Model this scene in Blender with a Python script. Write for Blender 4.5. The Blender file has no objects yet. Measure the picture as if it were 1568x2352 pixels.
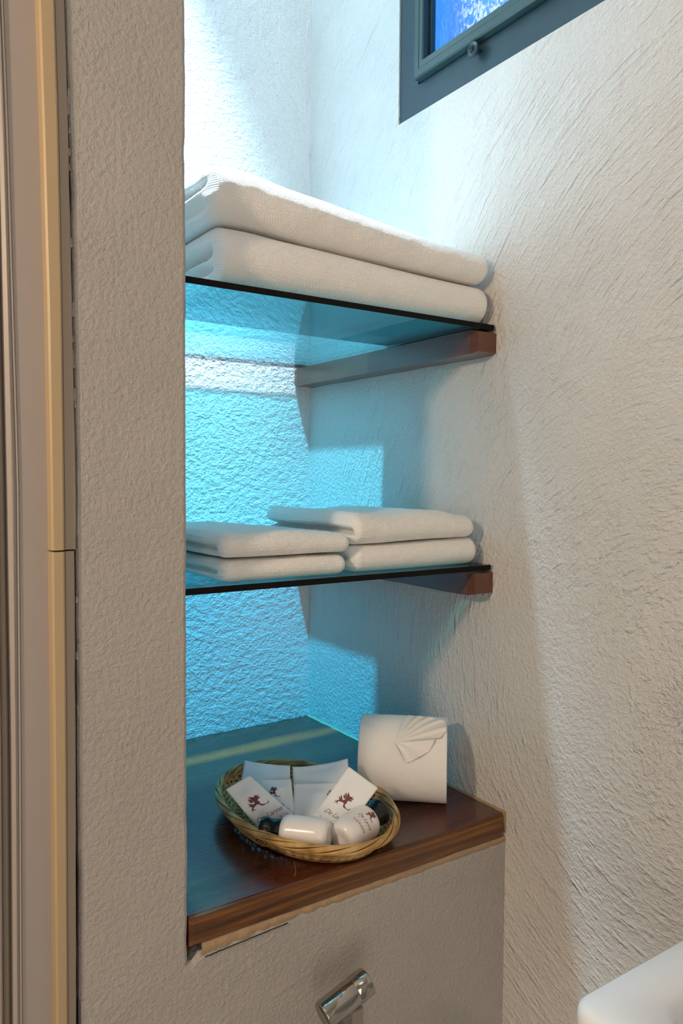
import bpy, bmesh, math, random
from mathutils import Vector, Matrix, noise
random.seed(4)
C = bpy.context.scene.collection
sc = bpy.context.scene
# ------------------------------------------------------------------ camera
# world origin is the eye point, 1.22 m above the bathroom floor; X runs along the front wall, Y into the niche
F, YAW, PITCH, ROLL = 1779.77, .593, .0435, .0062
fw = Vector((math.sin(YAW)*math.cos(PITCH), math.cos(YAW)*math.cos(PITCH), -math.sin(PITCH)))
r0 = Vector((math.cos(YAW), -math.sin(YAW), 0)); u0 = r0.cross(fw)
rt = r0*math.cos(ROLL)+u0*math.sin(ROLL); up = -r0*math.sin(ROLL)+u0*math.cos(ROLL)
cd = bpy.data.cameras.new('camera'); cam = bpy.data.objects.new('camera', cd); C.objects.link(cam)
cam.matrix_world = Matrix(((rt.x, up.x, -fw.x, 0), (rt.y, up.y, -fw.y, 0), (rt.z, up.z, -fw.z, 0), (0, 0, 0, 1)))
cd.sensor_fit = 'VERTICAL'; cd.sensor_height = 36; cd.sensor_width = 24; cd.lens = 36*F/2352
cd.clip_start = .01; sc.camera = cam
# ------------------------------------------------------------------ world, lights, exposure
W = bpy.data.worlds.new('world'); sc.world = W; W.use_nodes = True
W.node_tree.nodes['Background'].inputs[0].default_value = (.25, .5, 1, 1)
W.node_tree.nodes['Background'].inputs[1].default_value = 1.0
sc.view_settings.view_transform = 'Standard'; sc.view_settings.look = 'None'
sc.view_settings.gamma = 1; sc.view_settings.use_curve_mapping = False
sc.view_settings.exposure = 0.0
def point(name, loc, rad, power, col):
    l = bpy.data.lights.new(name, 'POINT'); l.energy = power; l.color = col; l.shadow_soft_size = rad
    o = bpy.data.objects.new(name, l); C.objects.link(o); o.location = loc; return o
def area(name, loc, size, power, col, direction):
    l = bpy.data.lights.new(name, 'AREA'); l.energy = power; l.color = col
    l.shape = 'RECTANGLE'; l.size, l.size_y = size
    o = bpy.data.objects.new(name, l); C.objects.link(o); o.location = loc
    o.rotation_euler = Vector(direction).to_track_quat('-Z', 'Y').to_euler(); return o
point('warm_wall_lamp_light', (-.64, .27, .36), .040, 20, (1, .76, .52))
nl = point('niche_lamp_light', (.275, .785, 1.16), .022, 375, (.50, .79, 1))
point('niche_fill_light', (.29, .785, 1.13), .03, 4.5, (.42, .75, 1))  # added weak wide fill that brightens the upper walls around the niche
nl.data.type = 'SPOT'; nl.data.spot_size = math.radians(56); nl.data.spot_blend = 1; nl.rotation_euler = (math.radians(7), math.radians(3), 0)
area('cool_overhead_fill_light', (-.3, -.55, 1.18), (.6, .6), 2.0, (.48, .75, 1), (0, 0, -1))  # added cool fill from overhead for basin top and upper wall, no fixture
area('warm_front_fill_light', (-.55, -1.45, -.30), (1.2, 1.3), 14, (1, .91, .81), (.35, 1, .05))  # added soft frontal fill from behind the camera, no opening there
# ------------------------------------------------------------------ dimensions (metres)
YF, X0, YB = .6, .6274, 1.021         # front wall plane, right wall plane, niche back plane
XL, XP = .2512, .1620                 # niche left side, pier left side
ZW = -.3709                           # top of wooden ledge
Z1, Z2 = .1704, -.096                 # tops of the two glass shelves
YG, YR = .6246, 1.011                  # glass front and rear edges
FLOOR, CEIL = -1.22, 1.2
# ------------------------------------------------------------------ helpers
def ray(px, py): return fw + rt*((px-784)/F) + up*((1176-py)/F)
def atd(px, py, d): return ray(px, py)*d
def atz(px, py, z): d = ray(px, py); return d*(z/d.z)
def aty(px, py, y): d = ray(px, py); return d*(y/d.y)
def atx(px, py, x): d = ray(px, py); return d*(x/d.x)
def ss(a, b, x):
    t = min(1, max(0, (x-a)/(b-a))); return t*t*(3-2*t)
def mesh(name, vs, fs, mats, parent=None, smooth=False, fm=None):
    me = bpy.data.meshes.new(name); me.from_pydata([tuple(v) for v in vs], [], fs); me.update()
    for m in (mats if isinstance(mats, (list, tuple)) else [mats]): me.materials.append(m)
    if fm: me.polygons.foreach_set('material_index', fm)
    if smooth: me.polygons.foreach_set('use_smooth', [True]*len(me.polygons))
    o = bpy.data.objects.new(name, me); C.objects.link(o)
    if parent: o.parent = parent
    return o
def bmobj(name, bm, mats, parent=None, smooth=False):
    bmesh.ops.recalc_face_normals(bm, faces=bm.faces)
    me = bpy.data.meshes.new(name); bm.to_mesh(me); bm.free()
    for m in (mats if isinstance(mats, (list, tuple)) else [mats]): me.materials.append(m)
    if smooth: me.polygons.foreach_set('use_smooth', [True]*len(me.polygons))
    o = bpy.data.objects.new(name, me); C.objects.link(o)
    if parent: o.parent = parent
    return o
def fixn(o):
    bm = bmesh.new(); bm.from_mesh(o.data); bmesh.ops.recalc_face_normals(bm, faces=bm.faces); bm.to_mesh(o.data); bm.free(); return o
def box(name, a, b, m, parent=None, bev=0, seg=2):
    bm = bmesh.new(); bmesh.ops.create_cube(bm, size=1)
    for v in bm.verts:
        v.co = Vector([a[i]+(b[i]-a[i])*(v.co[i]+.5) for i in range(3)])
    if bev: bmesh.ops.bevel(bm, geom=bm.edges[:], offset=bev, segments=seg, profile=.5, affect='EDGES')
    return bmobj(name, bm, m, parent, smooth=False)
def addbox(bm, a, b):
    r = bmesh.ops.create_cube(bm, size=1)
    for v in r['verts']: v.co = Vector([a[i]+(b[i]-a[i])*(v.co[i]+.5) for i in range(3)])
def empty(name, loc=(0, 0, 0)):
    o = bpy.data.objects.new(name, None); C.objects.link(o); o.location = loc; o.empty_display_size = .02; return o
def tag(o, label, cat, group=None):
    o['label'] = label; o['category'] = cat
    if group: o['group'] = group
    return o
def struct(o): o['kind'] = 'structure'; return o
def under(root, *obs):            # parent parts whose meshes are written in world space
    for o in obs:
        o.parent = root; o.matrix_parent_inverse = Matrix.Translation(root.location).inverted()
def tube(pts, rad, n=6, closed=False, cap=True):
    vs, fs = [], []; N = len(pts); prev = None
    for i, p in enumerate(pts):
        a = pts[(i-1) % N] if (closed or i > 0) else pts[i]; b = pts[(i+1) % N] if (closed or i < N-1) else pts[i]
        t = (b-a).normalized()
        ref = prev if prev is not None else (Vector((0, 0, 1)) if abs(t.z) < .9 else Vector((1, 0, 0)))
        s = (ref - t*ref.dot(t)).normalized(); prev = s; q = t.cross(s)
        r = rad[i] if isinstance(rad, (list, tuple)) else rad
        for k in range(n):
            an = 2*math.pi*k/n; vs.append(p + s*(r*math.cos(an)) + q*(r*math.sin(an)))
    for i in range(N if closed else N-1):
        j = (i+1) % N
        for k in range(n):
            l = (k+1) % n; fs.append((i*n+k, i*n+l, j*n+l, j*n+k))
    if cap and not closed: fs.append(tuple(range(n-1, -1, -1))); fs.append(tuple((N-1)*n+k for k in range(n)))
    return vs, fs
def merge(parts):
    V, Fc = [], []
    for vs, fs in parts:
        o = len(V); V += list(vs); Fc += [tuple(i+o for i in f) for f in fs]
    return V, Fc
def lathe(prof, n=40, M=None):    # prof of (radius, z) ; axis local Z
    vs, fs = [], []
    for (r, z) in prof:
        for k in range(n):
            a = 2*math.pi*k/n; v = Vector((r*math.cos(a), r*math.sin(a), z)); vs.append(M @ v if M else v)
    for i in range(len(prof)-1):
        for k in range(n):
            l = (k+1) % n; fs.append((i*n+k, i*n+l, (i+1)*n+l, (i+1)*n+k))
    fs.append(tuple(range(n-1, -1, -1))); fs.append(tuple((len(prof)-1)*n+k for k in range(n)))
    return vs, fs
# ------------------------------------------------------------------ material kit
class NT:
    def __init__(s, name):
        s.m = bpy.data.materials.new(name); s.m.use_nodes = True; s.t = s.m.node_tree
        s.b = s.t.nodes['Principled BSDF']; s.out = s.t.nodes['Material Output']
        s.co = s.t.nodes.new('ShaderNodeTexCoord').outputs['Object']
    def n(s, kind, **kw):
        nd = s.t.nodes.new(kind)
        for k, v in kw.items(): setattr(nd, k, v)
        return nd
    def put(s, sock, v):
        if isinstance(v, bpy.types.NodeSocket): s.t.links.new(v, sock)
        else: sock.default_value = v
    def math(s, op, a, b=0, c=0):
        nd = s.n('ShaderNodeMath', operation=op)
        for i, v in enumerate((a, b, c)): s.put(nd.inputs[i], v)
        return nd.outputs[0]
    def sep(s, v=None):
        nd = s.n('ShaderNodeSeparateXYZ'); s.put(nd.inputs[0], v or s.co); return nd.outputs
    def comb(s, x, y, z):
        nd = s.n('ShaderNodeCombineXYZ')
        for i, v in enumerate((x, y, z)): s.put(nd.inputs[i], v)
        return nd.outputs[0]
    def scale(s, v, k):
        nd = s.n('ShaderNodeVectorMath', operation='MULTIPLY'); s.put(nd.inputs[0], v); nd.inputs[1].default_value = k; return nd.outputs[0]
    def noise(s, v, sc_, det=3, rough=.5, dist=0):
        nd = s.n('ShaderNodeTexNoise'); s.put(nd.inputs['Vector'], v)
        nd.inputs['Scale'].default_value = sc_; nd.inputs['Detail'].default_value = det
        nd.inputs['Roughness'].default_value = rough; nd.inputs['Distortion'].default_value = dist
        return nd.outputs['Fac']
    def ramp(s, v, stops):
        nd = s.n('ShaderNodeValToRGB'); s.put(nd.inputs[0], v)
        e = nd.color_ramp.elements
        while len(e) < len(stops): e.new(.5)
        for i, (p, c) in enumerate(stops):
            e[i].position = p; e[i].color = (c, c, c, 1) if isinstance(c, (int, float)) else (*c, 1)
        return nd.outputs[0]
    def bump(s, h, dist, strength=1):
        nd = s.n('ShaderNodeBump'); nd.inputs['Strength'].default_value = strength; nd.inputs['Distance'].default_value = dist
        s.put(nd.inputs['Height'], h); s.put(s.b.inputs['Normal'], nd.outputs[0]); return nd
    def base(s, col, rough, spec=.5, metal=0):
        s.put(s.b.inputs['Base Color'], col if isinstance(col, bpy.types.NodeSocket) else (*col, 1))
        s.put(s.b.inputs['Roughness'], rough); s.b.inputs['Specular IOR Level'].default_value = spec; s.b.inputs['Metallic'].default_value = metal
def simple(name, col, rough, spec=.5, metal=0, bumpsc=0, dist=0):
    k = NT(name); k.base(col, rough, spec, metal)
    if bumpsc: k.bump(k.noise(k.co, bumpsc, 3), dist)
    return k.m
def plaster(name, axes, arcs, coarse=1.0, col=(.60, .57, .53), stretch=(1, 1, 1)):
    """trowelled plaster; axes = the two in-plane coordinates, arcs = [(cu, cv, dir)] centres of trowel sweeps"""
    k = NT(name); x = k.sep(); A = x[axes[0]]; B = x[axes[1]]
    big = k.noise(k.co, 7, 3); mid = k.noise(k.co, 32, 3, .6); fine = k.noise(k.scale(k.co, stretch), 230, 4, .62)
    grain = k.noise(k.co, 620, 2, .5)
    P = k.comb(A, B, 0)
    total = k.math('MULTIPLY', k.ramp(fine, [(.34, 0), (.66, 1)]), .62*coarse)
    total = k.math('ADD', total, k.math('MULTIPLY', grain, .22))
    total = k.math('ADD', total, k.math('MULTIPLY', mid, 1.1))
    total = k.math('ADD', total, k.math('MULTIPLY', big, 2.0))
    for (cu, cv, amt, v0, v1, kr, ka) in arcs:
        du = k.math('SUBTRACT', A, cu); dv = k.math('SUBTRACT', B, cv)
        r = k.math('SQRT', k.math('ADD', k.math('MULTIPLY', du, du), k.math('MULTIPLY', dv, dv)))
        r = k.math('ADD', r, k.math('MULTIPLY', big, .018))
        an = k.math('ARCTAN2', dv, du)
        for (kk, w, lo, hi) in ((kr, .55, .56, .70), (kr*2.3, .45, .50, .72)):
            n1 = k.noise(k.comb(k.math('MULTIPLY', r, kk), k.math('MULTIPLY', an, ka*kk/kr), 3.1), 1, 2, .55)
            rid = k.ramp(n1, [(lo, 0), (hi, 1)])
            reg = k.ramp(k.noise(k.scale(k.co, (1, 1, 1)), 5.5, 2), [(.36, .15), (.56, 1)])
            lev = k.math('MULTIPLY', k.math('MULTIPLY', rid, reg), amt*w)
            m = k.n('ShaderNodeMapRange', interpolation_type='SMOOTHSTEP'); k.put(m.inputs[0], B)
            m.inputs[1].default_value = v0; m.inputs[2].default_value = v1
            m.inputs[3].default_value = 0 if v0 < v1 else 0; m.inputs[4].default_value = 1
            total = k.math('ADD', total, k.math('MULTIPLY', lev, m.outputs[0]))
    k.bump(total, .0011, 1)
    v = k.ramp(k.noise(k.co, 9, 4, .6), [(.3, tuple(c*.955 for c in col)), (.7, tuple(min(1, c*1.03) for c in col))])
    # a few tiny dark pits
    vo = k.n('ShaderNodeTexVoronoi'); k.put(vo.inputs['Vector'], k.co); vo.inputs['Scale'].default_value = 30
    pit = k.ramp(vo.outputs['Distance'], [(.0, 1), (.035, 0)])
    sel = k.ramp(vo.outputs['Color'], [(.86, 0), (.88, 1)])
    mx = k.n('ShaderNodeMix', data_type='RGBA'); k.put(mx.inputs[0], k.math('MULTIPLY', pit, sel)); k.put(mx.inputs[6], v); mx.inputs[7].default_value = (.16, .10, .06, 1)
    k.base(mx.outputs[2], .78, .25)
    return k.m
M = {}
ca_ = atx(2000, 1150, X0); cb_ = atx(1590, 1640, X0)
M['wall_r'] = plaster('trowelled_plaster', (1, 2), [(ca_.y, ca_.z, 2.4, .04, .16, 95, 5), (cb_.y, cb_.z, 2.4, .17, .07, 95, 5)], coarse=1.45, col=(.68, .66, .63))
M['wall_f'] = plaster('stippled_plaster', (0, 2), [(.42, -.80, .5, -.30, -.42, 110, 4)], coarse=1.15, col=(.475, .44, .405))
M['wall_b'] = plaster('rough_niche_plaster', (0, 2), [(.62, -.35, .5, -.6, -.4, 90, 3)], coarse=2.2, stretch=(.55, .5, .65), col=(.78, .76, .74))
M['wall_plain'] = simple('plain_wall', (.58, .55, .51), .8, .2, 0, 200, .0004)
M['floor'] = simple('floor_tile', (.35, .33, .31), .5)
M['dark_gap'] = simple('dark_gap', (.015, .012, .010), .9, .1)
M['mortar'] = simple('brown_mortar', (.42, .29, .18), .9, .1, 0, 260, .001)
def wood(name, axis, stops, sc_across=(1, 60, 60), rough=.22, coat=.5, sap=None):
    k = NT(name); v = k.scale(k.co, sc_across)
    g = k.noise(v, 1, 5, .6, .6); g2 = k.noise(k.scale(k.co, tuple(c*5 for c in sc_across)), 1, 3, .6)
    f = k.math('ADD', k.math('MULTIPLY', g, .8), k.math('MULTIPLY', g2, .2))
    c = k.ramp(f, stops)
    if sap:
        y = k.sep()[1]; x = k.sep()[0]
        yy = k.math('ADD', y, k.math('MULTIPLY', k.noise(k.scale(k.co, (4, 30, 30)), 1, 3), .03))
        b = k.ramp(k.math('MULTIPLY', k.math('SUBTRACT', yy, sap-.02), 25), [(.0, 0), (.45, .8), (.6, .8), (1, 0)])
        mx = k.n('ShaderNodeMix', data_type='RGBA'); k.put(mx.inputs[0], k.math('MULTIPLY', b, k.ramp(k.noise(k.scale(k.co, (7, 20, 20)), 1, 2), [(.35, .35), (.6, 1)]))); k.put(mx.inputs[6], c); mx.inputs[7].default_value = (.95, .09, .010, 1)
        c = mx.outputs[2]
    k.base(c, k.ramp(g2, [(.3, rough), (.7, rough+.12)]), .5)
    k.b.inputs['Coat Weight'].default_value = coat; k.b.inputs['Coat Roughness'].default_value = .16
    k.bump(g2, .00025, .6); return k.m
M['ledge'] = wood('dark_varnished_wood', 0, [(.25, (.035, .007, .003)), (.5, (.075, .014, .005)), (.75, (.13, .026, .007))], (2.5, 55, 55), .22, .4, sap=.955)
M['ledge_front'] = wood('orange_brown_wood_edge', 0, [(.34, (.030, .011, .005)), (.5, (.13, .045, .009)), (.66, (.33, .13, .016))], (3.5, 60, 110), .32, .3)
M['bracket'] = wood('brown_batten_wood', 1, [(.2, (.09, .028, .015)), (.5, (.12, .038, .020)), (.8, (.17, .055, .026))], (60, 3, 60), .30, .5)
k = NT('tinted_glass')          # clear blue-green sheet: light is filtered as it passes each face
tr = k.n('ShaderNodeBsdfTransparent'); tr.inputs[0].default_value = (.49, .92, 1, 1)
gl = k.n('ShaderNodeBsdfGlossy'); gl.inputs['Roughness'].default_value = .02
fr = k.n('ShaderNodeFresnel'); bf = k.n('ShaderNodeNewGeometry').outputs['Backfacing']; k.put(fr.inputs[0], k.math('SUBTRACT', 1.5, k.math('MULTIPLY', bf, 1.5-1/1.5)))
ms = k.n('ShaderNodeMixShader'); k.put(ms.inputs[0], fr.outputs[0]); k.put(ms.inputs[1], tr.outputs[0]); k.put(ms.inputs[2], gl.outputs[0])
k.t.links.new(ms.outputs[0], k.out.inputs[0]); M['glass'] = k.m
M['glass_edge'] = simple('dark_glass_edge', (.004, .003, .003), .3, .15)
k = NT('terry_cloth'); x = k.sep(); geo = k.n('ShaderNodeNewGeometry'); nx = k.sep(geo.outputs['Normal'])
wob = k.math('MULTIPLY', k.noise(k.co, 120, 2), 3)
row = k.math('SINE', k.math('ADD', k.math('MULTIPLY', x[2], 2600), k.math('ADD', k.math('MULTIPLY', x[1], 1900), wob)))
knot = k.math('SINE', k.math('ADD', k.math('MULTIPLY', x[0], 2500), k.math('MULTIPLY', k.noise(k.co, 210, 2), 4)))
kn = k.math('ADD', k.math('MULTIPLY', row, .30), k.math('MULTIPLY', k.math('MULTIPLY', row, knot), .75))
rib = k.math('MULTIPLY', k.math('SINE', k.math('ADD', k.math('MULTIPLY', x[2], 2900), wob)), .55)
side = k.ramp(k.math('ABSOLUTE', nx[0]), [(.55, 0), (.8, 1)])
hh = k.math('ADD', k.math('MULTIPLY', kn, k.math('SUBTRACT', 1, side)), k.math('MULTIPLY', rib, side))
hh = k.math('ADD', hh, k.math('MULTIPLY', k.noise(k.co, 800, 3, .7), 2.4))
hh = k.math('ADD', hh, k.math('MULTIPLY', k.noise(k.co, 90, 3), 3))
k.bump(hh, .00036, .8); k.base((.94, .92, .88), .95, .1)
k.b.inputs['Sheen Weight'].default_value = .25; k.b.inputs['Sheen Roughness'].default_value = .5
M['terry'] = k.m
M['paper'] = simple('soft_tissue_paper', (.90, .87, .83), .9, .15, 0, 420, .0003)
M['cardboard'] = simple('cardboard_core', (.45, .33, .22), .9, .1)
k = NT('sachet_paper'); k.base((.86, .89, .91), .6, .3); k.b.inputs['Transmission Weight'].default_value = 0
k.bump(k.noise(k.co, 60, 3), .0008); M['sachet'] = k.m
M['ink'] = simple('maroon_ink', (.17, .045, .06), .6); M['ink_grey'] = simple('grey_maroon_ink', (.30, .19, .22), .6)
M['ink_red'] = simple('red_brown_ink', (.24, .03, .03), .6)
k = NT('white_plastic'); k.base((.86, .82, .80), .22, .5); k.b.inputs['Subsurface Weight'].default_value = .25
k.b.inputs['Subsurface Radius'].default_value = (.004, .004, .004); M['bottle'] = k.m
M['cap'] = simple('black_plastic', (.010, .010, .011), .16, .5)
k = NT('pale_cane'); k.base(k.ramp(k.noise(k.co, 55, 3), [(.3, (.36, .19, .06)), (.5, (.55, .33, .12)), (.75, (.70, .50, .24))]), .5, .35)
k.bump(k.noise(k.co, 700, 2), .0003); M['cane'] = k.m
M['ceramic'] = simple('white_ceramic', (.82, .83, .84), .12, .5)
M['chrome'] = simple('chrome', (.46, .44, .41), .09, .5, 1)
M['chrome_dark'] = simple('dark_slot', (.02, .014, .010), .5)
M['frame'] = simple('dark_teal_painted_wood', (.012, .036, .050), .42, .45, 0, 60, .0006)
M['sash'] = simple('teal_grey_painted_sash', (.028, .062, .066), .38, .5, 0, 60, .0004)
M['gasket'] = simple('black_gasket', (.008, .008, .010), .5)
M['door_grey'] = simple('warm_grey_door_panel', (.40, .355, .33), .38, .5, 0, 30, .0004)
M['door_pale'] = simple('pale_door_bead', (.62, .55, .47), .4, .5)
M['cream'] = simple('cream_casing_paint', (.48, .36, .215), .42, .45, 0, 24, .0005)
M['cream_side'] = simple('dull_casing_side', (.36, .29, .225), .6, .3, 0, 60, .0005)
# backlit textured window glass (daylight shines through it)
k = NT('backlit_rippled_glass'); x = k.sep()
g = k.noise(k.scale(k.co, (1, 170, 120)), 1, 4, .6, .8)
edge = k.ramp(k.math('ADD', k.math('MULTIPLY', k.math('SUBTRACT', .745, x[1]), 12), k.math('MULTIPLY', k.noise(k.co, 14, 2), .5)), [(.62, 0), (.95, 1)])
sp = k.math('MULTIPLY', k.ramp(g, [(.46, 0), (.60, 1)]), edge)
c1 = k.ramp(k.noise(k.scale(k.co, (1, 30, 9)), 1, 2), [(.3, (.01, .14, .80)), (.7, (.03, .30, .95))])
mx = k.n('ShaderNodeMix', data_type='RGBA'); k.put(mx.inputs[0], sp); k.put(mx.inputs[6], c1); mx.inputs[7].default_value = (.62, .78, 1, 1)
k.base((.02, .05, .1), .12, .5); k.put(k.b.inputs['Emission Color'], mx.outputs[2]); k.b.inputs['Emission Strength'].default_value = 1.0
k.bump(g, .002); M['winglass'] = k.m
k = NT('lamp_diffuser'); k.base((.9, .9, .9), .5); k.b.inputs['Emission Color'].default_value = (.6, .93, 1, 1); k.b.inputs['Emission Strength'].default_value = 3; M['lamp'] = k.m
k = NT('warm_diffuser'); k.base((.9, .9, .9), .5); k.b.inputs['Emission Color'].default_value = (1, .8, .6, 1); k.b.inputs['Emission Strength'].default_value = 3; M['lampw'] = k.m
# ------------------------------------------------------------------ the room
def nz(x, y, z): return noise.noise(Vector((x, y, z)))
def prism_col(name, prof, zs, m, jit=None, parent=None):
    """vertical prism through heights zs; prof(z, i) gives the plan outline"""
    vs = []; n = None
    for z in zs:
        pr = prof(z); n = len(pr); vs += [Vector((x, y, z)) for x, y in pr]
    fs = []
    for i in range(len(zs)-1):
        for q in range(n):
            w = (q+1) % n; fs.append((i*n+q, i*n+w, (i+1)*n+w, (i+1)*n+q))
    fs.append(tuple(range(n-1, -1, -1))); fs.append(tuple((len(zs)-1)*n+q for q in range(n)))
    return fixn(mesh(name, vs, fs, m, parent))
ZL = ZW-.0265                     # underside of the ledge
def bow(z):                       # the old plaster edge bows slightly to the left towards the ceiling
    t = max(0, z-.02); return -.0145*t*t*3
def frontprof(z):
    j = .0007*nz(0, 0, z*55)+.0009*nz(3, 0, z*14); j2 = .0008*nz(9, 0, z*40)+.001*nz(5, 0, z*11)
    r = .0035; a = XP+bow(z)+j2; b = XL+j
    return [(a, YF+.004), (a+.0012, YF+.0012), (a+.004, YF), (b-r, YF), (b-r*.35, YF+r*.3), (b, YF+r), (b, YB+.05), (a, YB+.05)]
zs = [ZL-.012 + i*.004 for i in range(int((CEIL-ZL+.012)/.004)+1)]
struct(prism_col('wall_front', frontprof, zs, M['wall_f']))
lowtop = ZL-.012
def chip(x):                       # ragged plaster lip below the ledge
    return -.0035+.0022*nz(x*60, 4, 0)+.0012*nz(x*190, 7, 0) - .010*(1-ss(.2512, .275, x))
vs, fs = [], []
N = 130
for i in range(N+1):
    x = XP+(X0-XP)*i/N
    zt = ZL-.012 if x < XL-.001 else ZL+chip(x)
    yo = .0012*nz(x*20, 1, 1)
    e_ = 0 if x < XL-.001 else 1
    vs += [Vector((x, YF, FLOOR)), Vector((x, YF, zt-.006)), Vector((x, YF+.0008*e_, zt-.002)), Vector((x, YF+.003*e_, zt)), Vector((x, YB+.05, zt)), Vector((x, YB+.05, FLOOR))]
for i in range(N):
    for q in range(6):
        w = (q+1) % 6; fs.append((i*6+q, i*6+w, (i+1)*6+w, (i+1)*6+q))
fs.append(tuple(range(6))); fs.append(tuple(N*6+q for q in range(5, -1, -1)))
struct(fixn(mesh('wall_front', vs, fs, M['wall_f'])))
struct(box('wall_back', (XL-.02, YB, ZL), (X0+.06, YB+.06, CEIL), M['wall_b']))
# right wall with an opening for the window
WY1, WZ0, WY0, WZ1 = .8052, .4549, .25, .98
bm = bmesh.new(); T = .10
addbox(bm, (X0, -1.5, FLOOR), (X0+T, YB+.06, WZ0)); addbox(bm, (X0, WY1, WZ0), (X0+T, YB+.06, CEIL))
addbox(bm, (X0, -1.5, WZ0), (X0+T, WY0, CEIL)); addbox(bm, (X0, WY0, WZ1), (X0+T, WY1, CEIL))
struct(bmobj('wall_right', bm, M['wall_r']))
struct(box('wall_left', (-1.5, -1.5, FLOOR), (-1.4, YB+.1, CEIL), M['wall_plain']))
struct(box('wall_rear', (-1.5, -1.6, FLOOR), (X0+T, -1.5, CEIL), M['wall_plain']))
struct(box('floor', (-1.5, -1.6, FLOOR-.05), (X0+T, YB+.1, FLOOR), M['floor']))
struct(box('ceiling', (-1.5, -1.6, CEIL), (X0+T, YB+.1, CEIL+.05), M['wall_plain']))
struct(box('wall_side', (-1.5, YF+.05, FLOOR), (XP-.02, YB+.1, CEIL), M['wall_plain']))
# door casing left of the pier : outlines bow like the wall edge
def strip(name, xa, xb, ya, yb_, m, z0=FLOOR, z1=CEIL, parent=None, bev=.0015, ra=0, rb=0):
    n = 60; zz = [z0+(z1-z0)*i/n for i in range(n+1)]
    def pr(z):
        a = xa(z); b = xb(z)
        return [(a, yb_), (a, ya+bev), (a+bev, ya), (b-bev, ya), (b, ya+bev), (b, yb_)]
    return prism_col(name, pr, zz, m, parent=parent)
def lin(pts):
    def f(z):
        if z <= pts[0][0]: return pts[0][1]
        for (z0, x0_), (z1, x1_) in zip(pts, pts[1:]):
            if z <= z1: return x0_+(x1_-x0_)*(z-z0)/(z1-z0)
        (z0, x0_), (z1, x1_) = pts[-2:]
        return x1_+(x1_-x0_)*(z-z1)/(z1-z0)
    return f
def col(pts, y):                  # picture column -> plan x at depth y for a set of heights
    out = []
    for (px, py) in pts:
        p = aty(px, py, y); out.append((p.z, p.x))
    return lin(sorted(out))
YC = YF-.006
edge_r = col([(152, 0), (162, 300), (170, 700), (179, 1100), (182, 1700), (184, 2352)], YF)
arris = col([(126, 0), (135, 300), (143, 700), (148, 1100), (153, 1600), (157, 2352)], YC)
cream_l = col([(89, 0), (99, 300), (110, 700), (117, 1100), (124, 1700), (130, 2352)], YC)
ZJ = aty(140, 1266, YC).z
cas = struct(empty('trim_1', (.15, YF, FLOOR)))
for (n_, za, zb) in (('casing_board', ZJ+.0006, CEIL), ('casing_board', FLOOR, ZJ-.0006)):
    o = strip(n_, cream_l, arris, YC, YF+.04, M['cream'], za, zb); under(cas, o)
    sg = 0 if zb == CEIL else .0012
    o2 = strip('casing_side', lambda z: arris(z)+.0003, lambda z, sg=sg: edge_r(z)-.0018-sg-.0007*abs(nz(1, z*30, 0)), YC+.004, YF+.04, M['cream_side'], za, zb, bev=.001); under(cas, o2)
gap = strip('shadow_gap', lambda z: edge_r(z)-.006, lambda z: edge_r(z)+.004, YF+.010, YF+.03, M['dark_gap']); under(cas, gap)
vs, fs = [], []
for i in range(18):              # crumbled plaster in the gap
    z = .04+.26*random.random() if i < 13 else -.45+.75*random.random()
    x = edge_r(z)-.0008+.001*random.random(); s = .0004+.0007*random.random(); h = .003+.009*random.random()
    o = len(vs); y = YF+.002
    vs += [Vector((x-s, y, z)), Vector((x+s, y, z)), Vector((x+s, y+.006, z)), Vector((x-s, y+.006, z)), Vector((x-s*.6, y+.0005, z+h)), Vector((x+s*.7, y+.0005, z+h*.9)), Vector((x+s, y+.006, z+h)), Vector((x-s, y+.006, z+h))]
    fs += [(o, o+1, o+5, o+4), (o+1, o+2, o+6, o+5), (o+2, o+3, o+7, o+6), (o+3, o, o+4, o+7), (o+4, o+5, o+6, o+7), (o, o+3, o+2, o+1)]
o = mesh('plaster_crumbs', vs, fs, M['wall_f']); o['kind'] = 'stuff'; under(cas, o)
door = struct(empty('door_1', (.0, YF, FLOOR)))
pan_l = col([(8, 0), (20, 300), (32, 700), (44, 1100), (49, 1700), (52, 2352)], YF)
bead_l = col([(-8, 0), (2, 300), (11, 700), (20, 1100), (30, 1700), (34, 2352)], YF)
o = strip('door_panel', lambda z: pan_l(z)+.0008, lambda z: cream_l(z)+.002, YF+.006, YF+.04, M['door_grey'], bev=.0008); under(door, o)
o = strip('door_bead', lambda z: pan_l(z)-.0008, lambda z: pan_l(z)+.0006, YF+.0045, YF+.04, M['door_pale'], bev=.0005); under(door, o)
o = strip('door_stile', bead_l, lambda z: pan_l(z)-.0010, YF+.003, YF+.04, M['door_grey'], bev=.0025); under(door, o)
o = strip('door_groove', lambda z: bead_l(z)-.007, lambda z: bead_l(z)-.0004, YF+.012, YF+.04, M['cream_side']); under(door, o)
o = strip('door_leaf', lambda z: -.7, lambda z: bead_l(z)-.0072, YF+.004, YF+.04, M['door_grey']); under(door, o)
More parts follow.
